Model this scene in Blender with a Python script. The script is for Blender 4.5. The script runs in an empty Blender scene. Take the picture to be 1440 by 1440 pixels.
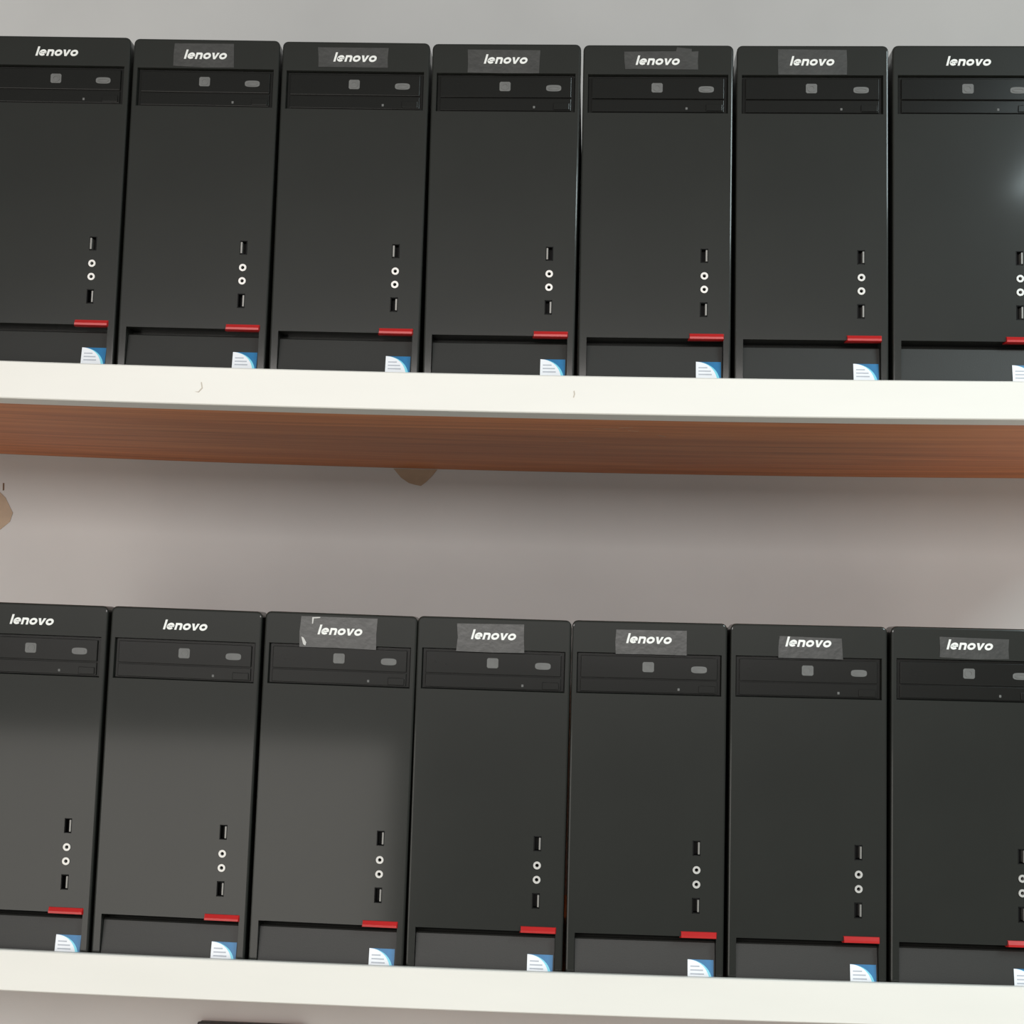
import bpy, bmesh, math, random
from mathutils import Vector, Matrix

random.seed(7)
scene = bpy.context.scene
C = scene.collection

# ------------------------------------------------------------------ camera
cam_data = bpy.data.cameras.new('camera')
cam = bpy.data.objects.new('camera', cam_data)
C.objects.link(cam)
RIGHT = Vector((0.998626, 0.043932, 0.028575))
UP = Vector((-0.024786, -0.084498, 0.996115))
FWD = Vector((-0.046176, 0.995455, 0.083293))
M = Matrix.Identity(4)
for r in range(3):
    M[r][0], M[r][1], M[r][2] = RIGHT[r], UP[r], -FWD[r]
M.translation = Vector((0.09912, -1.68995, 0.36363))
cam.matrix_world = M
cam_data.sensor_fit = 'HORIZONTAL'
cam_data.sensor_width = 36.0
cam_data.lens = 36.0 * 2100 / 1440
cam_data.clip_start = 0.02
scene.camera = cam

# ------------------------------------------------------------------ light
world = bpy.data.worlds.new('world')
scene.world = world
world.use_nodes = True
bg = world.node_tree.nodes['Background']
bg.inputs['Color'].default_value = (0.97, 1.0, 0.98, 1)
bg.inputs['Strength'].default_value = 0.24


def area(name, loc, target, sx, sy, power, color):
    d = bpy.data.lights.new(name, 'AREA')
    d.shape = 'RECTANGLE'
    d.size, d.size_y = sx, sy
    d.energy = power
    d.color = color
    o = bpy.data.objects.new(name, d)
    C.objects.link(o)
    o.location = loc
    o.rotation_euler = (Vector(target) - Vector(loc)).to_track_quat('-Z', 'Y').to_euler()
    return o


# daylight through a low, wide opening across the room on the left
area('doorway_daylight', (-2.25, -4.0, -0.62), (-2.25, 0.0, -0.62), 3.3, 1.14, 36, (1.0, 0.95, 0.88))
# added unseen front source, placed to brighten the wall between the two rows
area('added_front_light', (-0.6, -4.0, 1.05), (-0.6, 0.0, 1.05), 3.6, 0.62, 98, (1.0, 0.945, 0.92))
# fluorescent ceiling lamp to the right
area('ceiling_lamp_light', (1.95, -2.1, 1.78), (1.95, -2.1, 0.0), 1.1, 1.6, 105, (0.83, 1.0, 1.03))

vs = scene.view_settings
vs.view_transform = 'Standard'
vs.look = 'None'
vs.exposure = -0.06
vs.gamma = 1.0
vs.use_curve_mapping = False
scene.cycles.use_denoising = True


# ------------------------------------------------------------------ materials
def lin(c):
    return tuple(((v / 255) / 12.92 if v / 255 <= 0.04045 else ((v / 255 + 0.055) / 1.055) ** 2.4) for v in c) + (1.0,)


def mat(name, rgb, rough=0.5, spec=0.5, var=0.0, scale=20.0, stretch=(1, 1, 1), bump=0.0, bscale=200.0, metal=0.0, coat=0.0, rgb2=None, coat_rough=0.09):
    m = bpy.data.materials.new(name)
    m.use_nodes = True
    nt = m.node_tree
    b = nt.nodes['Principled BSDF']
    b.inputs['Roughness'].default_value = rough
    b.inputs['Specular IOR Level'].default_value = spec
    b.inputs['Metallic'].default_value = metal
    b.inputs['Coat Weight'].default_value = coat
    b.inputs['Coat Roughness'].default_value = coat_rough
    tc = nt.nodes.new('ShaderNodeTexCoord')
    mp = nt.nodes.new('ShaderNodeMapping')
    mp.inputs['Scale'].default_value = stretch
    nt.links.new(tc.outputs['Object'], mp.inputs['Vector'])
    n = nt.nodes.new('ShaderNodeTexNoise')
    n.inputs['Scale'].default_value = scale
    n.inputs['Detail'].default_value = 5
    nt.links.new(mp.outputs['Vector'], n.inputs['Vector'])
    cr = nt.nodes.new('ShaderNodeValToRGB')
    c = lin(rgb)
    if rgb2 is not None:
        c0, c1 = c, lin(rgb2)
    else:
        c0 = tuple(v * (1 - var) for v in c[:3]) + (1,)
        c1 = tuple(min(1, v * (1 + var)) for v in c[:3]) + (1,)
    cr.color_ramp.elements[0].color = c0
    cr.color_ramp.elements[1].color = c1
    cr.color_ramp.elements[0].position = 0.3
    cr.color_ramp.elements[1].position = 0.7
    nt.links.new(n.outputs['Fac'], cr.inputs['Fac'])
    nt.links.new(cr.outputs['Color'], b.inputs['Base Color'])
    if bump > 0:
        n2 = nt.nodes.new('ShaderNodeTexNoise')
        n2.inputs['Scale'].default_value = bscale
        nt.links.new(mp.outputs['Vector'], n2.inputs['Vector'])
        bp = nt.nodes.new('ShaderNodeBump')
        bp.inputs['Strength'].default_value = bump
        bp.inputs['Distance'].default_value = 0.002
        nt.links.new(n2.outputs['Fac'], bp.inputs['Height'])
        nt.links.new(bp.outputs['Normal'], b.inputs['Normal'])
    return m


def wood_material():
    m = bpy.data.materials.new('varnished_wood')
    m.use_nodes = True
    nt = m.node_tree
    b = nt.nodes['Principled BSDF']
    b.inputs['Roughness'].default_value = 0.5
    b.inputs['Specular IOR Level'].default_value = 0.3
    tc = nt.nodes.new('ShaderNodeTexCoord')
    mp = nt.nodes.new('ShaderNodeMapping')
    mp.inputs['Scale'].default_value = (0.55, 9.0, 9.0)
    nt.links.new(tc.outputs['Object'], mp.inputs['Vector'])
    n = nt.nodes.new('ShaderNodeTexNoise')
    n.inputs['Scale'].default_value = 3.2
    n.inputs['Detail'].default_value = 8
    n.inputs['Roughness'].default_value = 0.62
    n.inputs['Distortion'].default_value = 0.8
    nt.links.new(mp.outputs['Vector'], n.inputs['Vector'])
    cr = nt.nodes.new('ShaderNodeValToRGB')
    e = cr.color_ramp.elements
    e[0].position, e[0].color = 0.28, lin((172, 96, 52))
    e[1].position, e[1].color = 0.74, lin((232, 150, 92))
    k = e.new(0.5)
    k.color = lin((206, 124, 72))
    nt.links.new(n.outputs['Fac'], cr.inputs['Fac'])
    nt.links.new(cr.outputs['Color'], b.inputs['Base Color'])
    return m


MAT = {
    'plastic': mat('black_satin_plastic', (35, 36, 33), 0.36, 0.12, 0.10, 6.0, bump=0.02, bscale=900.0, coat=0.5),
    'plastic_matte': mat('black_grained_plastic', (45, 45, 43), 0.42, 0.28, 0.10, 6.0, bump=0.05, bscale=900.0),
    'plastic_gloss': mat('black_drive_plastic', (24, 24, 22), 0.2, 0.3, 0.08, 8.0),
    'slot': mat('deep_black_plastic', (8, 8, 8), 0.6, 0.2, 0.1, 10.0),
    'steel': mat('dark_painted_steel', (26, 26, 27), 0.5, 0.4, 0.1, 12.0),
    'logo': mat('silver_white_print', (226, 226, 222), 0.4, 0.5, 0.04, 60.0),
    'icon': mat('grey_print', (98, 98, 96), 0.5, 0.4, 0.08, 80.0),
    'tape': mat('grey_clear_tape', (54, 54, 52), 0.35, 0.5, 0.16, 55.0, bump=0.15, bscale=120.0),
    'flake': mat('pale_tape_edge', (190, 188, 184), 0.5, 0.4, 0.05, 60.0),
    'jack': mat('silver_metal_ring', (196, 194, 190), 0.32, 0.5, 0.04, 60.0, metal=0.35),
    'contact': mat('grey_metal_contact', (128, 126, 122), 0.4, 0.5, 0.05, 60.0, metal=0.3),
    'red': mat('red_plastic', (178, 28, 28), 0.3, 0.5, 0.06, 30.0),
    'sticker_white': mat('white_sticker_print', (232, 234, 238), 0.4, 0.5, 0.03, 90.0),
    'sticker_blue': mat('blue_sticker_print', (24, 108, 158), 0.35, 0.5, 0.18, 45.0),
    'sticker_cyan': mat('cyan_sticker_print', (122, 206, 226), 0.35, 0.5, 0.05, 45.0),
    'sticker_grey': mat('grey_sticker_print', (178, 182, 190), 0.5, 0.3, 0.05, 90.0),
    'fascia': mat('white_laminate', (224, 221, 214), 0.42, 0.5, 0.02, 9.0, stretch=(0.4, 1, 2)),
    'wood': wood_material(),
    'wall': mat('painted_plaster', (200, 200, 198), 0.85, 0.3, 0.035, 5.0, bump=0.12, bscale=60.0),
    'scrap': mat('brown_packing_tape', (165, 142, 116), 0.45, 0.5, 0.10, 40.0),
    'stain': mat('brown_stain', (112, 88, 66), 0.7, 0.3, 0.10, 40.0),
    'scratch': mat('pale_scratch', (188, 160, 138), 0.6, 0.3, 0.05, 60.0),
    'fleck': mat('grey_fleck', (188, 178, 166), 0.7, 0.3, 0.05, 60.0),
    'boxblack': mat('black_box_plastic', (22, 18, 18), 0.4, 0.5, 0.08, 20.0),
    'floor': mat('grey_floor_tile', (200, 196, 188), 0.4, 0.5, 0.06, 2.0),
}


# ------------------------------------------------------------------ mesh helpers
def finish(bm, name, material, smooth=None):
    bmesh.ops.recalc_face_normals(bm, faces=bm.faces)
    me = bpy.data.meshes.new(name)
    bm.to_mesh(me)
    bm.free()
    me.materials.append(MAT[material])
    if smooth:
        for p in me.polygons:
            p.use_smooth = True
        me.set_sharp_from_angle(angle=math.radians(smooth))
    return me


def link(name, me, parent=None):
    o = bpy.data.objects.new(name, me)
    C.objects.link(o)
    if parent is not None:
        o.parent = parent
    return o


def add_box(bm, x0, x1, y0, y1, z0, z1):
    r = bmesh.ops.create_cube(bm, size=1.0)
    for v in r['verts']:
        v.co = Vector(((x0 + x1) / 2 + v.co.x * (x1 - x0), (y0 + y1) / 2 + v.co.y * (y1 - y0), (z0 + z1) / 2 + v.co.z * (z1 - z0)))
    return r['verts']


def box_mesh(name, material, x0, x1, y0, y1, z0, z1, bevel=0.0, seg=2):
    bm = bmesh.new()
    add_box(bm, x0, x1, y0, y1, z0, z1)
    if bevel > 0:
        bmesh.ops.bevel(bm, geom=bm.edges[:], offset=bevel, segments=seg, profile=0.5, affect='EDGES')
    return finish(bm, name, material)


def prism_xz(bm, pts, y0, y1):
    """polygon in x,z pulled from y0 (front) to y1 (back)"""
    a = [bm.verts.new((x, y0, z)) for x, z in pts]
    b = [bm.verts.new((x, y1, z)) for x, z in pts]
    bm.faces.new(a)
    bm.faces.new(b[::-1])
    n = len(pts)
    for i in range(n):
        bm.faces.new((a[i], b[i], b[(i + 1) % n], a[(i + 1) % n]))


def ring_xz(bm, cx, cz, rx, rz, t, y0, y1, n=20, shear=0.0, zb=0.0):
    vv = []
    for k in range(n):
        a = 2 * math.pi * k / n
        row = []
        for (sx, sz, y) in ((rx, rz, y0), (rx - t, rz - t, y0), (rx - t, rz - t, y1), (rx, rz, y1)):
            x, z = cx + sx * math.cos(a), cz + sz * math.sin(a)
            row.append(bm.verts.new((x + shear * (z - zb), y, z)))
        vv.append(row)
    for k in range(n):
        p, q = vv[k], vv[(k + 1) % n]
        for j in range(4):
            bm.faces.new((p[j], q[j], q[(j + 1) % 4], p[(j + 1) % 4]))


# ------------------------------------------------------------------ the setting
def tag(o, label=None, cat=None, group=None, kind=None):
    if label:
        o['label'] = label
    if cat:
        o['category'] = cat
    if group:
        o['group'] = group
    if kind:
        o['kind'] = kind
    return o


WALL_Y = 0.58
FLOOR_Z = -1.2
tag(link('wall_back', box_mesh('wall_back', 'wall', -3.2, 3.2, WALL_Y, WALL_Y + 0.12, FLOOR_Z, 1.8)),
    'pale plaster wall behind the shelves of computers', 'wall', kind='structure')
tag(link('floor', box_mesh('floor', 'floor', -3.2, 3.2, -4.2, WALL_Y + 0.12, FLOOR_Z - 0.1, FLOOR_Z)),
    'grey floor of the room below the shelves', 'floor', kind='structure')


def sag_up(x):
    return 0.0040 * (x / 0.57) ** 2


def sag_low(x):
    return 0.0033 * (x / 0.57) ** 2 + 0.0018 * x


def bent_slab(name, material, x0, x1, y0, y1, z0, z1, sag, bevel=0.0, n=28):
    bm = bmesh.new()
    rows = []
    b = bevel
    prof = [(y0, z0 + b), (y0, z1 - b), (y0 + b, z1), (y1, z1), (y1, z0), (y0 + b, z0)] if b else [(y0, z0), (y0, z1), (y1, z1), (y1, z0)]
    m = len(prof)
    for i in range(n + 1):
        x = x0 + (x1 - x0) * i / n
        s = sag(x)
        rows.append([bm.verts.new((x, y, z + s)) for y, z in prof])
    for i in range(n):
        for j in range(m):
            bm.faces.new((rows[i][j], rows[i + 1][j], rows[i + 1][(j + 1) % m], rows[i][(j + 1) % m]))
    bm.faces.new(rows[0])
    bm.faces.new(rows[n][::-1])
    return finish(bm, name, material)


def make_shelf(label, surf, bottom, ftop, sag, fbot, ffront):
    e = bpy.data.objects.new('wall_shelf', None)
    C.objects.link(e)
    e.location = (0, WALL_Y, 0)
    tag(e, label, 'shelf', 'wall shelves')
    off = Vector((0, -WALL_Y, 0))
    slabs = [('lip', bent_slab('lip', 'fascia', -0.95, 0.95, -0.003, 0.016, fbot + 0.0002, bottom, sag))] if ffront < -0.02 else []
    for nm, me in slabs + [('board', bent_slab('board', 'wood', -0.95, 0.95, -0.003, WALL_Y - 0.0005, bottom, surf, sag)),
                   ('white_edge_strip', bent_slab('white_edge_strip', 'fascia', -0.95, 0.95, ffront, -0.003, fbot, ftop, sag, 0.0012))]:
        me.transform(Matrix.Translation(off))
        link(nm, me, e)
    return e


UP_SURF, LOW_SURF = 0.6515, -0.0180
shelf_up = make_shelf('white edged wooden shelf board across the middle with brown underside showing', UP_SURF, 0.6165, 0.6582, sag_up, 0.6150, -0.028)
shelf_low = make_shelf('white edged shelf along the bottom carrying the lower row of computers', LOW_SURF, -0.0465, -0.0035, sag_low, -0.0480, -0.010)
[c for c in shelf_up.children if c.name.startswith('board')][0]['label'] = 'reddish brown varnished wood underside'


# ------------------------------------------------------------------ computer tower
W2 = 0.0870          # half width
H = 0.402            # height
DEP = 0.40


def build_bezel():
    bm = bmesh.new()
    add_box(bm, -W2, W2, 0.0, 0.034, 0.0, H)
    top_edges = [e for e in bm.edges if all(v.co.z > H - 1e-5 for v in e.verts) and abs(e.verts[0].co.x - e.verts[1].co.x) < 1e-6]
    bmesh.ops.bevel(bm, geom=top_edges, offset=0.0065, segments=4, profile=0.5, affect='EDGES')
    front = [e for e in bm.edges if all(v.co.y < 1e-5 for v in e.verts)]
    bmesh.ops.bevel(bm, geom=front, offset=0.0022, segments=3, profile=0.5, affect='EDGES')
    base = link('bezel_tmp', finish(bm, 'bezel_tmp', 'plastic'))
    cutters = []

    def cut(fn):
        b = bmesh.new()
        fn(b)
        o = link('cut_tmp', finish(b, 'cut_tmp', 'plastic'))
        cutters.append(o)

    def bay(b):      # drive bay, walls flaring towards the front
        vs_ = add_box(b, -0.0800, 0.0800, -0.005, 0.007, 0.3215, 0.3655)
        for v in vs_:
            if v.co.y < 0:
                v.co.x *= 1.022
                v.co.z += 0.0018 if v.co.z > 0.34 else -0.0018
    cut(bay)
    cut(lambda b: add_box(b, -0.0775, 0.0785, -0.01, 0.030, 0.0005, 0.0565))   # chin recess
    for z0, z1 in ((0.1445, 0.1610), (0.0815, 0.0985)):
        cut(lambda b: add_box(b, 0.0515, 0.0600, -0.01, 0.012, z0, z1))
    for z in (0.1290, 0.1133):
        def cyl(b, z=z):
            bmesh.ops.create_cone(b, cap_ends=True, segments=20, radius1=0.0042, radius2=0.0042, depth=0.03,
                                  matrix=Matrix.Translation((0.0560, 0.0, z)) @ Matrix.Rotation(math.pi / 2, 4, 'X'))
        cut(cyl)
    for o in cutters:
        md = base.modifiers.new('cut', 'BOOLEAN')
        md.operation = 'DIFFERENCE'
        md.solver = 'EXACT'
        md.object = o
    dg = bpy.context.evaluated_depsgraph_get()
    me = bpy.data.meshes.new_from_object(base.evaluated_get(dg))
    me.name = 'front_bezel'
    for p in me.polygons:
        p.use_smooth = False
    for o in cutters + [base]:
        d = o.data
        bpy.data.objects.remove(o)
        bpy.data.meshes.remove(d)
    if not me.materials:
        me.materials.append(MAT['plastic'])
    return me


def build_logo():
    bm = bmesh.new()
    s = 0.0078
    t = 0.0024
    z0 = 0.3776
    y0, y1 = -0.0009, 0.0002
    sh = 0.25
    x = -0.0262

    def poly(pts):
        prism_xz(bm, [(px + sh * (pz - z0), pz) for px, pz in pts], y0, y1)

    def o(cx, w):
        ring_xz(bm, cx, z0 + s / 2, w / 2, s / 2, t, y0, y1, 20, sh, z0)
    # l
    poly([(x, z0), (x + t, z0), (x + t, z0 + 0.0112), (x, z0 + 0.0112)])
    x += t + 0.0010
    # e : ring open at lower right with a bar
    w = 0.0086
    n = 18
    cx, cz = x + w / 2, z0 + s / 2
    rows = []
    for k in range(n + 1):
        a = math.radians(0 + 318 * k / n)
        p = []
        for (rx, rz, yy) in ((w / 2, s / 2, y0), (w / 2 - t, s / 2 - t, y0), (w / 2 - t, s / 2 - t, y1), (w / 2, s / 2, y1)):
            px, pz = cx + rx * math.cos(a), cz + rz * math.sin(a)
            p.append(bm.verts.new((px + sh * (pz - z0), yy, pz)))
        rows.append(p)
    for k in range(n):
        for j in range(4):
            bm.faces.new((rows[k][j], rows[k + 1][j], rows[k + 1][(j + 1) % 4], rows[k][(j + 1) % 4]))
    bm.faces.new(rows[0])
    bm.faces.new(rows[n][::-1])
    poly([(x + 0.001, cz - 0.0009), (x + w - 0.0002, cz - 0.0009), (x + w - 0.0002, cz + 0.0007), (x + 0.001, cz + 0.0007)])
    x += w + 0.0010
    # n
    w = 0.0080
    poly([(x, z0), (x + t, z0), (x + t, z0 + s), (x, z0 + s)])
    poly([(x + w - t, z0), (x + w, z0), (x + w, z0 + s - 0.0022), (x + w - 0.0007, z0 + s - 0.0007), (x + w - 0.0022, z0 + s), (x + t, z0 + s), (x + t, z0 + s - t), (x + w - t - 0.0006, z0 + s - t), (x + w - t, z0 + s - t - 0.0006)])
    x += w + 0.0010
    w = 0.0090
    o(x + w / 2, w)
    x += w + 0.0006
    # v
    w = 0.0088
    poly([(x, z0 + s), (x + t * 1.15, z0 + s), (x + w / 2, z0 + 0.0026), (x + w - t * 1.15, z0 + s), (x + w, z0 + s), (x + w / 2 + 0.0012, z0), (x + w / 2 - 0.0012, z0)])
    x += w + 0.0006
    w = 0.0090
    o(x + w / 2, w)
    return finish(bm, 'lenovo_logo', 'logo')


def build_jack():
    bm = bmesh.new()
    ring_xz(bm, 0, 0, 0.0043, 0.0043, 0.0023, -0.0012, 0.006, 20)
    return finish(bm, 'audio_jack', 'jack', 40)


def build_red():
    bm = bmesh.new()
    x0, x1 = 0.0385, 0.0795
    prof = [(0.001, 0.0622), (-0.0012, 0.0618), (-0.0036, 0.0580), (-0.0036, 0.0556), (0.001, 0.0546), (0.010, 0.0552), (0.010, 0.0560)]
    a = [bm.verts.new((x0 + (0.0016 if y < 0 else 0), y, z)) for y, z in prof]
    b = [bm.verts.new((x1 - (0.0012 if y < 0 else 0), y, z)) for y, z in prof]
    bm.faces.new(a)
    bm.faces.new(b[::-1])
    n = len(prof)
    for i in range(n):
        bm.faces.new((a[i], b[i], b[(i + 1) % n], a[(i + 1) % n]))
    return finish(bm, 'red_tab', 'red')


def build_chin():
    """sloping panel inside the recess: deep at its top, flush at its foot"""
    bm = bmesh.new()
    x0, x1 = -0.0770, 0.0780
    prof = [(0.0020, 0.0010), (0.0092, 0.0485), (0.0115, 0.0500), (0.0160, 0.0500), (0.0160, 0.0010)]
    a = [bm.verts.new((x0, y, z)) for y, z in prof]
    b = [bm.verts.new((x1, y, z)) for y, z in prof]
    bm.faces.new(a)
    bm.faces.new(b[::-1])
    n = len(prof)
    for i in range(n):
        bm.faces.new((a[i], b[i], b[(i + 1) % n], a[(i + 1) % n]))
    return finish(bm, 'lower_panel', 'plastic_matte')


def build_sticker_shapes():
    """28 mm square sticker lying on the sloping panel; local x,z with y = distance in front"""
    x0, z0, s = 0.0480, 0.0022, 0.0285
    bm = bmesh.new()
    prism_xz(bm, [(x0, z0), (x0 + s, z0), (x0 + s, z0 + s), (x0, z0 + s)], -0.0004, 0.0)
    blue = finish(bm, 'sticker', 'sticker_blue')

    def quarter(r, name, m, d):
        b = bmesh.new()
        cx, cz = x0, z0
        pts = [(x0, z0), (x0 + min(r, s), z0)]
        for k in range(0, 15):
            a = math.radians(90 * k / 14)
            px, pz = cx + r * math.cos(a), cz + (s) * math.sin(a) ** 0.8
            pts.append((min(px, x0 + s), pz))
        clean = []
        for p in pts:
            if not clean or (abs(p[0] - clean[-1][0]) + abs(p[1] - clean[-1][1])) > 1e-5:
                clean.append(p)
        prism_xz(b, clean, -0.0004 - d, -0.0003)
        return finish(b, name, m)
    cy = quarter(0.0275, 'cyan_band', 'sticker_cyan', 0.0002)
    wh = quarter(0.0245, 'white_field', 'sticker_white', 0.0004)
    lb = bmesh.new()
    for zz, w in ((0.0230, 0.010), (0.0190, 0.014), (0.0150, 0.015)):
        prism_xz(lb, [(x0 + 0.003, zz), (x0 + 0.003 + w, zz), (x0 + 0.003 + w, zz + 0.0014), (x0 + 0.003, zz + 0.0014)], -0.0010, -0.0007)
    ln = finish(lb, 'print_lines', 'sticker_grey')
    # lay onto the slope of the panel
    slope = (0.0092 - 0.0020) / (0.0485 - 0.0010)
    for me in (blue, cy, wh, ln):
        for v in me.vertices:
            v.co.y += 0.0020 + (v.co.z - 0.0010) * slope - 0.0001
    return blue, cy, wh, ln


def build_disc_icon():
    bm = bmesh.new()
    cx, cz = -0.0008, 0.3513
    y0, y1 = 0.00165, 0.0021
    w, h, c = 0.0064, 0.0056, 0.0014
    prism_xz(bm, [(cx - w + c, cz - h), (cx + w - c, cz - h), (cx + w, cz - h + c), (cx + w, cz + h - c), (cx + w - c, cz + h), (cx - w + c, cz + h), (cx - w, cz + h - c), (cx - w, cz - h + c)], y0, y1)
    ring_xz(bm, cx, cz, 0.0046, 0.0042, 0.0016, y0 - 0.0005, y1, 20)
    return finish(bm, 'disc_icon', 'icon')


def build_pill_icon():
    bm = bmesh.new()
    cx, cz = 0.0560, 0.3496
    y0, y1 = 0.00165, 0.0021
    prism_xz(bm, [(cx + 0.0088 * math.copysign(abs(math.cos(a)) ** 0.6, math.cos(a)), cz + 0.0038 * math.copysign(abs(math.sin(a)) ** 0.6, math.sin(a))) for a in [2 * math.pi * (k + 0.5) / 24 for k in range(24)]], y0, y1)
    ring_xz(bm, cx, cz, 0.0066, 0.0025, 0.0010, y0 - 0.0005, y1, 20)
    return finish(bm, 'oval_icon', 'icon')


def tape_mesh(x0, x1, z0, z1, notch=None, seed=0):
    rnd = random.Random(seed)
    bm = bmesh.new()
    top = [(x1, z1), (x0, z1)]
    if notch:
        n0, n1, nz = notch
        top = [(x1, z1), (n1, z1 - 0.0005), (n1 - 0.001, nz), (n0, nz + 0.0006), (n0 - 0.0015, z1), (x0, z1)]
    j = lambda: rnd.uniform(-0.0009, 0.0009)
    pts = [(x0 + j(), z0 + j()), ((x0 + x1) / 2, z0 + j()), (x1 + j(), z0 + j()), (x1 + j(), (z0 + z1) / 2)] + [(a + j(), b + j()) for a, b in top] + [(x0 + j(), (z0 + z1) / 2)]
    prism_xz(bm, pts, -0.0004, 0.0003)
    return finish(bm, 'tape_patch', 'tape')


ME = {
    'case': box_mesh('case', 'steel', -W2 + 0.0012, W2 - 0.0012, 0.0335, DEP, 0.0, H - 0.004, 0.002),
    'front_bezel': build_bezel(),
    'lower_panel': build_chin(),
    'lenovo_logo': build_logo(),
    'drive_frame': box_mesh('drive_frame', 'plastic_gloss', -0.0796, 0.0796, 0.0045, 0.0068, 0.3219, 0.3651),
    'tray_door': box_mesh('tray_door', 'plastic_gloss', -0.0765, 0.0765, 0.0020, 0.0060, 0.3385, 0.3630, 0.0006),
    'drive_strip': box_mesh('drive_strip', 'plastic_gloss', -0.0765, 0.0765, 0.0026, 0.0060, 0.3228, 0.3372, 0.0005),
    'eject_button': box_mesh('eject_button', 'plastic_gloss', 0.0560, 0.0745, 0.0012, 0.0040, 0.3240, 0.3318, 0.0005),
    'light': box_mesh('light', 'icon', 0.0322, 0.0348, 0.0020, 0.0040, 0.3255, 0.3285, 0.0005),
    'disc_icon': build_disc_icon(),
    'oval_icon': build_pill_icon(),
    'audio_jack': build_jack(),
    'red_tab': build_red(),
}
ME['sticker'], ME['cyan_band'], ME['white_field'], ME['print_lines'] = build_sticker_shapes()


def usb_meshes():
    bm = bmesh.new()
    x0, x1, z0, z1 = 0.0518, 0.0597, 0.0, 0.0165
    t = 0.0007
    for a in ((x0, x0 + t, z0, z1), (x1 - t, x1, z0, z1), (x0, x1, z0, z0 + t), (x0, x1, z1 - t, z1)):
        add_box(bm, a[0], a[1], -0.0002, 0.0115, a[2], a[3])
    add_box(bm, x0, x1, 0.0105, 0.0115, z0, z1)
    shell = finish(bm, 'usb_port', 'slot')
    tl = box_mesh('contact_tongue', 'contact', x0 + 0.0004, x0 + 0.0024, -0.0004, 0.0105, z0 + 0.0016, z1 - 0.0016, 0.0002, 1)
    tr = box_mesh('contact_tongue', 'contact', x1 - 0.0024, x1 - 0.0004, -0.0004, 0.0105, z0 + 0.0016, z1 - 0.0016, 0.0002, 1)
    return shell, tl, tr


ME['usb_port'], ME['tongue_left'], ME['tongue_right'] = usb_meshes()
PART_LABELS = {'lenovo_logo': 'silver white lettering', 'red_tab': 'glossy red tab', 'sticker': 'white and blue square sticker'}


def tower(x, z, lean, label, group, tape=None, turn=0.0, dy=0.0, tongue='left', flake=False):
    e = bpy.data.objects.new('computer_tower', None)
    C.objects.link(e)
    e.location = (x, dy, z)
    e.rotation_euler = (0, lean, turn)
    tag(e, label, 'computer', group)
    p = {}
    for n in ('case', 'front_bezel', 'lower_panel', 'lenovo_logo', 'red_tab'):
        p[n] = link(n, ME[n], e)
    d = link('optical_drive', ME['drive_frame'], e)
    for n in ('tray_door', 'drive_strip', 'eject_button', 'light', 'disc_icon', 'oval_icon'):
        link(n, ME[n], d)
    for zz in (0.1445, 0.0817):
        u = link('usb_port', ME['usb_port'], e)
        u.location.z = zz
        side = tongue if zz > 0.1 else 'right'
        link('contact_tongue', ME['tongue_' + side], u)
    for zz in (0.1290, 0.1133):
        link('audio_jack', ME['audio_jack'], e).location = (0.0560, 0, zz)
    s = link('sticker', ME['sticker'], e)
    for n in ('cyan_band', 'white_field', 'print_lines'):
        link(n, ME[n], s)
    p['sticker'] = s
    for n, t in PART_LABELS.items():
        p[n]['label'] = t
    if tape:
        x0, x1, z0, z1 = [v / 1000 for v in tape[:4]]
        notch = tuple(v / 1000 for v in tape[4]) if len(tape) > 4 else None
        tp = link('tape_patch', tape_mesh(x0, x1, z0, z1, notch, int(x * 1000)), e)
        tp['label'] = 'grey strip of tape around the lettering'
        if flake:
            bm = bmesh.new()
            prism_xz(bm, [(-0.0330, 0.3895), (-0.0318, 0.3895), (-0.0312, 0.3955), (-0.0240, 0.3962), (-0.0240, 0.3974), (-0.0330, 0.3968)], -0.0010, -0.0004)
            prism_xz(bm, [(-0.0445, 0.3745), (-0.0420, 0.3660), (-0.0395, 0.3645), (-0.0385, 0.3680), (-0.0420, 0.3735)], -0.0010, -0.0002)
            link('peeling_edge', finish(bm, 'peeling_edge', 'flake'), tp)['label'] = 'white peeling tape edge'
    return e


UPPER = [
    (-0.5348, 0.0046, None, 'left', 'black computer tower at the left end of the upper row, its logo untaped'),
    (-0.3570, 0.0048, (-38, 33, 368.5, 397), 'left', 'black computer tower second from the left on the upper shelf, faint tape around its logo'),
    (-0.1785, 0.0017, (-44.5, 38, 370.5, 394), 'left', 'black computer tower third from the left on the upper shelf, tape around its logo'),
    (0.0002, -0.0032, (-45.5, 39, 366.5, 394.5), 'left', 'black computer tower in the middle of the upper row, fourth from either end'),
    (0.1783, -0.0068, (-39, 46, 372, 393.5, (22, 39, 397.5)), 'right', 'black computer tower third from the right on the upper shelf, tape with a raised notch'),
    (0.3567, -0.0084, (-39.5, 39.5, 367.2, 396.8), 'right', 'black computer tower second from the right on the upper shelf, square tape around its logo'),
    (0.5351, -0.0079, None, 'right', 'black computer tower at the right end of the upper row, cut by the picture edge'),
]
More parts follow.
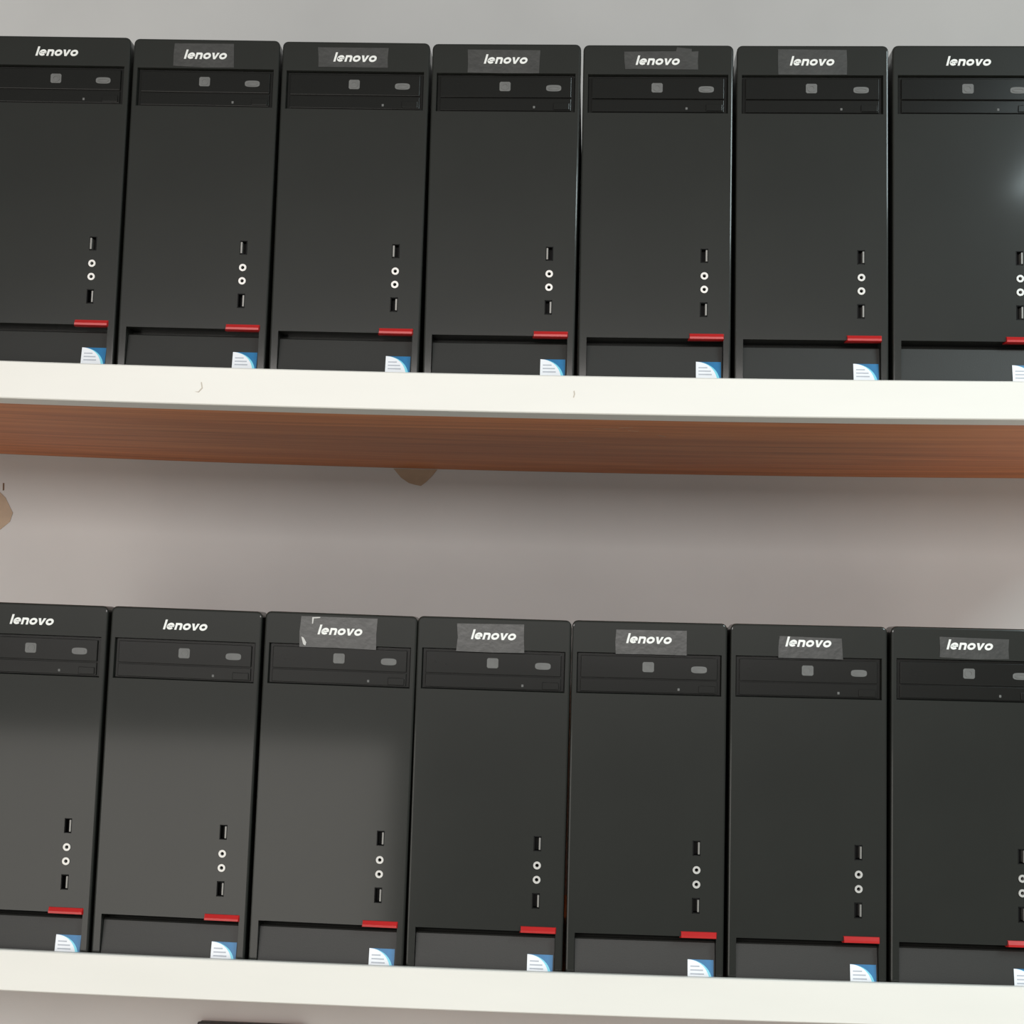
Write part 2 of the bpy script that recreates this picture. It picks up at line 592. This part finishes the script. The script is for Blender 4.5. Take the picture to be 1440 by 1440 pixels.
LOWER = [
    (-0.5288, 0.0087, None, 'right', 'black computer tower at the left end of the lower row, its face brightest'),
    (-0.3514, 0.0100, None, 'right', 'black computer tower second from the left on the lower shelf, its logo untaped'),
    (-0.1732, 0.0085, (-46, 41, 362.5, 398), 'right', 'black computer tower third from left on lower shelf, peeling white-edged tape at its logo'),
    (0.0036, 0.0025, (-42, 34.5, 363.5, 395.3), 'right', 'black computer tower in the middle of the lower row, fourth from either end'),
    (0.1813, -0.0047, (-37.8, 42, 365.9, 393), 'right', 'black computer tower third from the right on the lower shelf, tape around its logo'),
    (0.3594, -0.0058, (-33, 37.3, 364.8, 388.5), 'right', 'black computer tower second from the right on the lower shelf, small tape around its logo'),
    (0.5372, -0.0047, (-34, 42.6, 367.8, 390.6), 'right', 'black computer tower at right end of lower row, ports cut by the picture edge'),
]
for k, (x, lean, tape, tg, lab) in enumerate(UPPER):
    tower(x, UP_SURF + sag_up(x) + abs(lean) * W2 * 0.5, lean, lab, 'computers on the upper shelf', tape, -0.007 if k == 3 else random.uniform(-0.0015, 0.0005), 0.0, tg)
for k, (x, lean, tape, tg, lab) in enumerate(LOWER):
    tower(x, LOW_SURF + sag_low(x) + abs(lean) * W2 * 0.5, lean, lab, 'computers on the lower shelf', tape, random.uniform(-0.0015, 0.0015), 0.0, tg, k == 2)


# ------------------------------------------------------------------ small things on the wall and shelf
def flat_thing(name, pts, y, t, material, label=None, cat=None, parent=None):
    bm = bmesh.new()
    prism_xz(bm, pts, y - t, y)
    o = link(name, finish(bm, name, material))
    if parent is not None:
        o.parent = parent
        o.location = -parent.location
    if label:
        tag(o, label, cat)
    return o


flat_thing('tape_scrap', [(-0.1904, 0.6160), (-0.1224, 0.6160), (-0.1300, 0.6060), (-0.1390, 0.5965), (-0.1470, 0.5900), (-0.1560, 0.5915), (-0.1657, 0.5940), (-0.1780, 0.6020)],
           WALL_Y - 0.0002, 0.0008, 'scrap', 'torn triangle of brown tape on the wall right under the upper shelf', 'tape')
flat_thing('tape_scrap', [(-0.8350, 0.5650), (-0.8023, 0.5648), (-0.7929, 0.5561), (-0.7800, 0.5330), (-0.7839, 0.5190), (-0.7988, 0.5060), (-0.8350, 0.5040)],
           WALL_Y - 0.0002, 0.0008, 'scrap', 'torn brown tape scrap on the wall at the left picture edge', 'tape')
flat_thing('wall_stain', [(-0.7985, 0.5790), (-0.7962, 0.5790), (-0.7958, 0.5680), (-0.7980, 0.5670)], WALL_Y - 0.0002, 0.0004, 'stain',
           'tiny dark brown mark on the wall above the left tape scrap', 'mark')
# scuffs on the upper shelf
flat_thing('scuff', [(-0.3430, 0.6310), (-0.3380, 0.6300), (-0.3335, 0.6350), (-0.3350, 0.6420), (-0.3362, 0.6420), (-0.3350, 0.6355), (-0.3385, 0.6312)], -0.0279, 0.0003, 'fleck', parent=shelf_up)
flat_thing('scuff', [(0.0868, 0.6335), (0.0880, 0.6330), (0.0892, 0.6372), (0.0884, 0.6415), (0.0872, 0.6405), (0.0878, 0.6370)], -0.0279, 0.0003, 'fleck', parent=shelf_up)
rs = random.Random(3)
for cx, cy, ln, an in ((0.126, 0.099, 0.030, 0.2), (0.150, 0.085, 0.018, -0.3), (0.0723, 0.19, 0.022, 0.7), (0.088, 0.22, 0.016, -0.5), (0.196, 0.151, 0.020, 0.9), (0.160, 0.112, 0.014, 0.4)):
    bm = bmesh.new()
    ux, uy = math.cos(an), math.sin(an)
    w = 0.0007
    pts = [(cx - ux * ln / 2, cy - uy * ln / 2), (cx + uy * w, cy - ux * w), (cx + ux * ln / 2, cy + uy * ln / 2), (cx - uy * w, cy + ux * w)]
    zb = 0.6165 + sag_up(cx)
    a = [bm.verts.new((px, py, zb - 0.0003)) for px, py in pts]
    b = [bm.verts.new((px, py, zb + 0.0004)) for px, py in pts]
    bm.faces.new(a)
    bm.faces.new(b[::-1])
    for i in range(4):
        bm.faces.new((a[i], b[i], b[(i + 1) % 4], a[(i + 1) % 4]))
    o = link('scratch', finish(bm, 'scratch', 'scratch'), shelf_up)
    o.location = -shelf_up.location

# black box on the wall under the lower shelf, only its top edge in view
bx = bpy.data.objects.new('wall_box', None)
C.objects.link(bx)
bx.location = (-0.372, WALL_Y, -0.30)
tag(bx, 'black box on the wall below the lower shelf, only its top edge showing', 'box')
link('body', box_mesh('body', 'boxblack', -0.078, 0.078, -0.012, 0.0, -0.080, 0.0790, 0.002), bx)
link('cover', box_mesh('cover', 'boxblack', -0.080, 0.080, -0.016, -0.011, -0.084, 0.0800, 0.002), bx)
